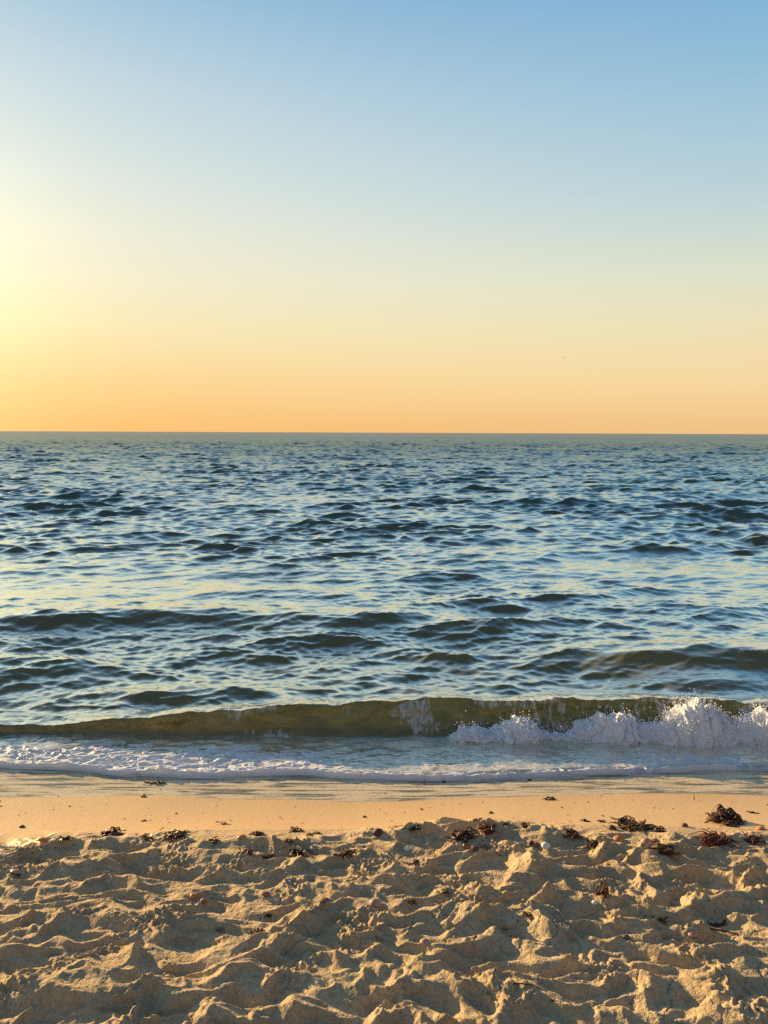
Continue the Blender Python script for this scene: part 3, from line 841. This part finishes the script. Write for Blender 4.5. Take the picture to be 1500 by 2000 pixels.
THINGS = [
 # px, row, width in photo px, kind, material, label
 (738, 1628, 19, 'pebble', M_DARKST, 'dark reddish pebble alone on the lip of the rough sand near the middle', 'pebble'),
 (1195, 1619, 15, 'pebble', M_DARKST, 'dark pebble at the left foot of the long weedy sand hump', 'pebble'),
 (1337, 1614, 12, 'pebble', M_STONE, 'small round grey pebble casting a shadow between the weedy hump and the dark weed mound', 'pebble'),
 (911, 1655, 14, 'pebble', M_BROWN, 'reddish pebble leftmost in the short row below the dark weed pocket', 'pebble'),
 (928, 1659, 14, 'pebble', M_DARKST, 'blackish pebble second in the short row below the dark weed pocket', 'pebble'),
 (43, 1616, 9, 'pebble', M_STONE, 'tiny grey pebble on the smooth strip near the left edge of the photo', 'pebble'),
 (430, 1820, 14, 'pebble', M_STONE, 'pale rounded pebble half sunk in a mound on the lower left', 'pebble'),
 (398, 1763, 12, 'pebble', M_BROWN, 'small brown pebble on a mound crest left of the middle', 'pebble'),
 (82, 1644, 20, 'shell', M_ORANGE, 'bright orange shell on the first ridge of sand at the far left', 'shell'),
 (472, 1636, 16, 'shell', M_ORANGE, 'orange shell at the lip of the rough sand left of the middle', 'shell'),
 (950, 1658, 22, 'shell', M_BROWN, 'long reddish brown shell third in the row below the dark weed pocket', 'shell'),
 (978, 1664, 16, 'shell', M_PINK, 'pinkish shell rightmost in the row below the dark weed pocket', 'shell'),
 (1209, 1641, 18, 'shell', M_ORANGE, 'orange brown shell on the left flank of the weedy hump', 'shell'),
 (1263, 1645, 17, 'shell', M_PINK, 'pinkish white shell lying just below the weedy hump', 'shell'),
 (1280, 1643, 13, 'shell', M_BROWN, 'brown shell close right of the pinkish white shell below the hump', 'shell'),
 (1485, 1619, 15, 'shell', M_ORANGE, 'reddish orange shell by the right edge of the photo beyond the weed mound', 'shell'),
 (1410, 1632, 14, 'shell', M_PINK, 'small pink shell just below the dark weed mound on the right', 'shell'),
 (1390, 1628, 13, 'shell', M_BROWN, 'dark red shell left of the small pink one below the weed mound', 'shell'),
 (1048, 1650, 13, 'shell', M_BROWN, 'amber brown shell in the row on the sand crest right of the middle', 'shell'),
 (1066, 1653, 15, 'shell', M_WHITE, 'white shell ending the row on the sand crest right of the middle', 'shell'),
 (1037, 1648, 11, 'pebble', M_DARKST, 'black pebble in the row on the sand crest right of the middle', 'pebble'),
 (795, 1658, 11, 'shell', M_WHITE, 'small whitish shell on a slope beneath the middle of the rough sand lip', 'shell'),
 (812, 1685, 16, 'shell', M_RED, 'deep red shell in a hollow right of the middle', 'shell'),
 (823, 1684, 9, 'shell', M_WHITE, 'white flake touching the deep red shell', 'shell'),
 (1100, 1686, 9, 'shell', M_WHITE, 'bright white shell chip on the slope under the row of shells', 'shell'),
 (1161, 1766, 10, 'pebble', M_WHITE, 'white pebble beside the upright tuft of red weed', 'pebble'),
 (1222, 1832, 12, 'pebble', M_STONE, 'pale grey pebble under the cracked clod of sand', 'pebble'),
 (1353, 1827, 15, 'shell', M_PINK, 'pink and white shell on a small crest at the lower right', 'shell'),
 (1318, 1766, 15, 'shell', M_PINK, 'pale pink shell on top of the broad mound at the right', 'shell'),
 (1357, 1772, 10, 'shell', M_ORANGE, 'small orange shell on the right flank of the broad mound', 'shell'),
 (733, 1766, 20, 'shell', M_PINK, 'mauve shell with a broken edge in the middle of the rough sand', 'shell'),
 (518, 1748, 16, 'shell', M_BROWN, 'red brown shell with tattered rim between two mounds left of the middle', 'shell'),
 (30, 1705, 17, 'shell', M_PINK, 'rose coloured shell lying flat at the far left of the rough sand', 'shell'),
 (377, 1750, 11, 'shell', M_ORANGE, 'tiny red orange shell chip on a ridge in the left half', 'shell'),
 (634, 1763, 18, 'shell', M_STONE, 'greyish shell on the crest left of the mauve shell', 'shell'),
 (830, 1841, 16, 'shell', M_PINK, 'dull mauve shell at the foot of the crest in the lower middle', 'shell'),
 (990, 1812, 12, 'shell', M_ORANGE, 'small orange red shell in the shade right of the lower middle', 'shell'),
 (805, 1764, 22, 'weed', M_RED, 'red weed scraps just right of the mauve shell', 'seaweed'),
 (1178, 1750, 20, 'tuft', M_RED, 'upright tuft of red and dark weed standing against a mound', 'seaweed'),
 (122, 1640, 26, 'weed', M_WEED, 'dark weed right beside the bright orange shell', 'seaweed'),
 (215, 1630, 44, 'weed', M_WEED, 'long dark weed scrap along the top of the first ridge at the left', 'seaweed'),
 (285, 1637, 30, 'weed', M_CLOD, 'round sandy weed lump left of the dark pile', 'seaweed'),
 (345, 1632, 52, 'weed', M_WEED, 'dark weed pile on the rough sand lip in the left third', 'seaweed'),
 (416, 1644, 30, 'weed', M_WEED, 'dark weed bunch left of the second orange shell', 'seaweed'),
 (506, 1630, 30, 'weed', M_WEED, 'dark weed crumbs right of the second orange shell', 'seaweed'),
 (580, 1622, 30, 'weed', M_RED, 'red brown weed scrap at the edge of the smooth strip near the middle', 'seaweed'),
 (604, 1631, 18, 'weed', M_RED, 'reddish weed scrap on the slope below the edge near the middle', 'seaweed'),
 (620, 1628, 15, 'weed', M_WEED, 'small pointed weed scrap left of the lone dark pebble', 'seaweed'),
 (564, 1644, 24, 'weed', M_RED, 'purple red weed scrap with pale edge left of the middle', 'seaweed'),
 (484, 1666, 34, 'weed', M_RED, 'rusty weed band in a hollow below the second orange shell', 'seaweed'),
 (520, 1676, 30, 'weed', M_RED, 'lower rusty weed band in the hollow left of the middle', 'seaweed'),
 (584, 1668, 44, 'weed', M_WEED, 'dark weed strip lying in the shaded hollow near the middle', 'seaweed'),
 (680, 1668, 40, 'weed', M_WEED, 'weed strip on the sand right of the shaded hollow near the middle', 'seaweed'),
 (811, 1619, 26, 'weed', M_WEED, 'dark brown weed knot at the lip of rough sand right of the lone pebble', 'seaweed'),
 (905, 1634, 62, 'weed', M_WEED, 'big pocket of dark weed in the hollow right of the middle', 'seaweed'),
 (950, 1622, 46, 'weed', M_RED, 'reddish weed trailing out of the dark pocket right of the middle', 'seaweed'),
 (988, 1612, 20, 'weed', M_WEED, 'small pointed weed scrap on top of the hump right of the middle', 'seaweed'),
 (1028, 1615, 26, 'weed', M_WEED, 'flat dark weed patch on the smooth sand right of the middle', 'seaweed'),
 (1115, 1630, 44, 'weed', M_WEED, 'dark weed clump left of the long weedy hump', 'seaweed'),
 (1240, 1618, 74, 'weed', M_CLOD, 'mat of dry weed covering the long sand hump in the right half', 'seaweed'),
 (1290, 1624, 30, 'weed', M_WEED, 'weed end trailing to the right of the long hump', 'seaweed'),
 (1225, 1608, 34, 'weed', M_CLOD, 'thin weed fringe on the crest of the long hump', 'seaweed'),
 (1160, 1650, 44, 'weed', M_WEED, 'blackish weed under the small ridge below the left of the long hump', 'seaweed'),
 (1300, 1662, 52, 'weed', M_WEED, 'blackish weed in the shadow right below the pinkish white shell', 'seaweed'),
 (1395, 1645, 70, 'weed', M_RED, 'broad reddish brown weed patch under the dark weed mound', 'seaweed'),
 (1470, 1643, 40, 'weed', M_WEED, 'dark weed strip near the right edge under the sand hump', 'seaweed'),
 (1430, 1614, 36, 'weed', M_WEED, 'weed shreds at the foot of the dark weed mound', 'seaweed'),
 (1075, 1562, 30, 'flat', M_WEED, 'long thin weed scrap near the water on the smooth strip', 'seaweed'),
 (959, 1589, 13, 'weed', M_WEED, 'small standing weed knot in the middle of the smooth strip', 'seaweed'),
 (712, 1596, 13, 'weed', M_WEED, 'small dark weed lump left of centre on the smooth strip', 'seaweed'),
 (826, 1581, 12, 'flat', M_ORANGE, 'little orange weed fleck on the smooth strip near the water', 'seaweed'),
 (435, 1610, 26, 'flat', M_WEED, 'dark weed shreds in a loose line on the smooth strip left of the middle', 'seaweed'),
 (1145, 1605, 22, 'flat', M_WEED, 'thin dark weed dash on the smooth strip above the hump, the left of two', 'seaweed'),
 (1173, 1606, 20, 'flat', M_WEED, 'thin dark weed dash on the smooth strip above the hump, the right of two', 'seaweed'),
 (1215, 1600, 24, 'flat', M_WEED, 'curled weed shreds on the smooth strip above the long hump', 'seaweed'),
 (936, 1606, 24, 'flat', M_WEED, 'thin weed dash at the lower edge of the smooth strip right of the middle', 'seaweed'),
 (1470, 1588, 22, 'flat', M_WEED, 'flat weed scrap on the smooth strip right of the dark weed mound', 'seaweed'),
 (500, 1820, 22, 'weed', M_WEED, 'dry weed shreds in the shade of a mound left of the lower middle', 'seaweed'),
 (525, 1790, 24, 'weed', M_CLOD, 'dry weed crumbs on a slope left of the lower middle', 'seaweed'),
 (1035, 1790, 26, 'weed', M_CLOD, 'crumbly weed on a crest right of the lower middle', 'seaweed'),
 (868, 1745, 22, 'weed', M_CLOD, 'weed lump on a sand knob right of the mauve shell', 'seaweed'),
 (1400, 1810, 46, 'flat', M_RED, 'rusty weed fibres along the shaded hollow at the lower right', 'seaweed'),
 (1290, 1798, 40, 'flat', M_RED, 'rusty weed line at the foot of the broad mound', 'seaweed'),
 (285, 1604, 14, 'flat', M_WEED, 'small weed scrap on the smooth strip in the left third', 'seaweed'),
 (1034, 1524, 10, 'weed', M_RED, 'small red weed in the wet film, left of a pair', 'seaweed'),
 (868, 1527, 9, 'weed', M_WEED, 'dark weed bit in the wet film right of the middle', 'seaweed'),
 (300, 1530, 34, 'flat', M_CLOD, 'pale weed strand washing in the wet film at the left', 'seaweed'),
 (280, 1557, 16, 'flat', M_WEED, 'dark weed sliver at the edge of the wet film at the left', 'seaweed'),
 (452, 1604, 16, 'stick', M_WOOD, 'short slanting twig on the smooth strip left of the middle', 'twig'),
 (1400, 1820, 60, 'stick', M_WOOD, 'thin dark twig lying across the sand at the lower right', 'twig'),
 (1025, 1926, 46, 'stick', M_WOOD, 'dark stick at the bottom right of the middle', 'twig'),
]
UNIT = {}
for i, (px, row, wpx, kind, mat, label, cat) in enumerate(THINGS):
    P_, dist_ = hit(px, row)
    w = wpx / FPX * dist_
    sink = 0.0
    if kind == 'pebble': o = pebble(w, mat, 40 + i); sink = w * 0.08
    elif kind == 'shell': o = shell(w * 1.1, mat, 40 + i); sink = w * 0.05
    elif kind == 'weed': o = weed(w * 0.9, mat, 40 + i); sink = w * 0.02
    elif kind == 'tuft': o = weed(w * 1.3, mat, 40 + i, name="seaweed_tuft", tall=3.0, n=22)
    elif kind == 'flat': o = weed(w * 1.25, mat, 40 + i, tall=0.05, n=5, asp=0.25)
    else: o = twig(w * 1.05, mat, 40 + i); 
    o.location = P_ - Vector((0, 0, sink))
    o.rotation_euler.z = random.Random(i).uniform(-0.5, 0.5)
    if kind == 'stick' and wpx == 16: o.rotation_euler.z = -0.9
    tag(o, label, cat)
# the dark mound of weed and the upright twig
P_, dist_ = hit(1420, 1606)
o = heap(0.205, 0.066, M_CLOD, 5)
o.location = P_ + Vector((0, 0.02, 0.0))
tag(o, 'dark two-humped mound of weed and sand on the smooth strip at the right', 'weed mound')
o = weed(0.15, M_WEED, 77, name="seaweed_strands", tall=0.7, n=70, asp=0.6); o.location = P_ + Vector((0.0, 0.0, 0.004))
tag(o, 'tangle of dark weed strands draped over the two-humped mound at the right', 'seaweed')
P_, dist_ = hit(1355, 1562)
o = twig(0.030, M_WOOD, 3, up=True, rad=0.0028); o.location = P_
tag(o, 'short brown twig standing upright by the water at the right', 'twig')

# flecks: many alike
r = random.Random(9)
FL = 'tiny dark weed fleck, one of many alike scattered over the sand'
protos = [weed(0.020, M_WEED, 900, name="weed_fleck", tall=0.1, n=3, asp=0.3), weed(0.014, M_WEED, 901, name="weed_fleck", tall=0.3, n=3),
          weed(0.012, M_RED, 902, name="weed_fleck", tall=0.3, n=3)]
cnt = 0
first = [True] * 3
while cnt < 280:
    u = r.random()
    px = r.uniform(-40, 1540)
    if u < 0.38: row = r.uniform(1562, 1622)
    elif u < 0.84: row = 1628 + abs(r.gauss(0, 22)) + (6 if px > 700 else 12)
    elif u < 0.91: row = r.uniform(1518, 1556)
    else: row = r.uniform(1660, 1960)
    if px > 1500 and row > 1900: continue
    k = 0 if (u < 0.38 and r.random() < 0.5) else r.choice([1, 1, 2])
    P_, dist_ = hit(px, row)
    if first[k]: o = protos[k]; first[k] = False
    else:
        o = protos[k].copy(); col.objects.link(o)
    sc_ = r.uniform(0.4, 1.15)
    o.scale = (sc_, sc_, sc_)
    o.location = P_; o.rotation_euler.z = r.uniform(-0.6, 0.6) + (math.pi if r.random() < .5 else 0)
    tag(o, FL, 'seaweed fleck', 'tiny dark weed flecks scattered over the sand')
    cnt += 1

# ------------------------------------------------------------------ a gull far out over the sea
M_BIRD = obj_mat("gull_feathers", (0.10, 0.09, 0.08), (0.16, 0.15, 0.13), 0.8, 5)
def gull():
    V = []; F = []; ns = 10
    prof_ = [(-0.24, 0.005, 0.0), (-0.20, 0.030, 0.0), (-0.12, 0.045, 0.0), (0.0, 0.065, 0.0), (0.10, 0.060, 0.005), (0.17, 0.038, 0.015), (0.21, 0.036, 0.025), (0.245, 0.026, 0.022), (0.265, 0.010, 0.015), (0.30, 0.003, 0.008)]
    for (x_, r_, zz_) in prof_:
        for e in range(ns):
            a = 2 * math.pi * e / ns
            V.append((x_, r_ * math.cos(a), zz_ + r_ * 0.85 * math.sin(a)))
    for i in range(len(prof_) - 1):
        for e in range(ns):
            F.append((i * ns + e, i * ns + (e + 1) % ns, (i + 1) * ns + (e + 1) % ns, (i + 1) * ns + e))
    for sgn in (1, -1):
        st = [(0.03, 0.02, 0.11, -0.06), (0.18, 0.11, 0.10, -0.07), (0.34, 0.13, 0.07, -0.08), (0.50, 0.07, 0.02, -0.09), (0.62, 0.01, -0.06, -0.10)]
        b0 = len(V)
        for (y_, z_, xf, xb) in st:
            V += [(xf, sgn * y_, z_), (xb, sgn * y_, z_ - 0.004), (xb + 0.01, sgn * y_, z_ + 0.006), (xf - 0.01, sgn * y_, z_ + 0.014)]
        for i in range(len(st) - 1):
            for e in range(4):
                q = (b0 + i * 4 + e, b0 + i * 4 + (e + 1) % 4, b0 + (i + 1) * 4 + (e + 1) % 4, b0 + (i + 1) * 4 + e)
                F.append(q if sgn > 0 else q[::-1])
        e0 = b0 + (len(st) - 1) * 4; F.append((e0, e0 + 1, e0 + 2, e0 + 3))
    return mesh_obj("gull", V, F, M_BIRD)
g_ = gull()
dd = ray(1101, 699)
g_.location = Vector((0, 0, CAM_Z)) + dd * (300 / dd.y)
g_.rotation_euler = (0.35, 0.0, 0.9)
g_.scale = (1.5, 1.5, 1.5)
tag(g_, 'tiny dark bird flying alone in the yellow sky over the sea', 'bird')
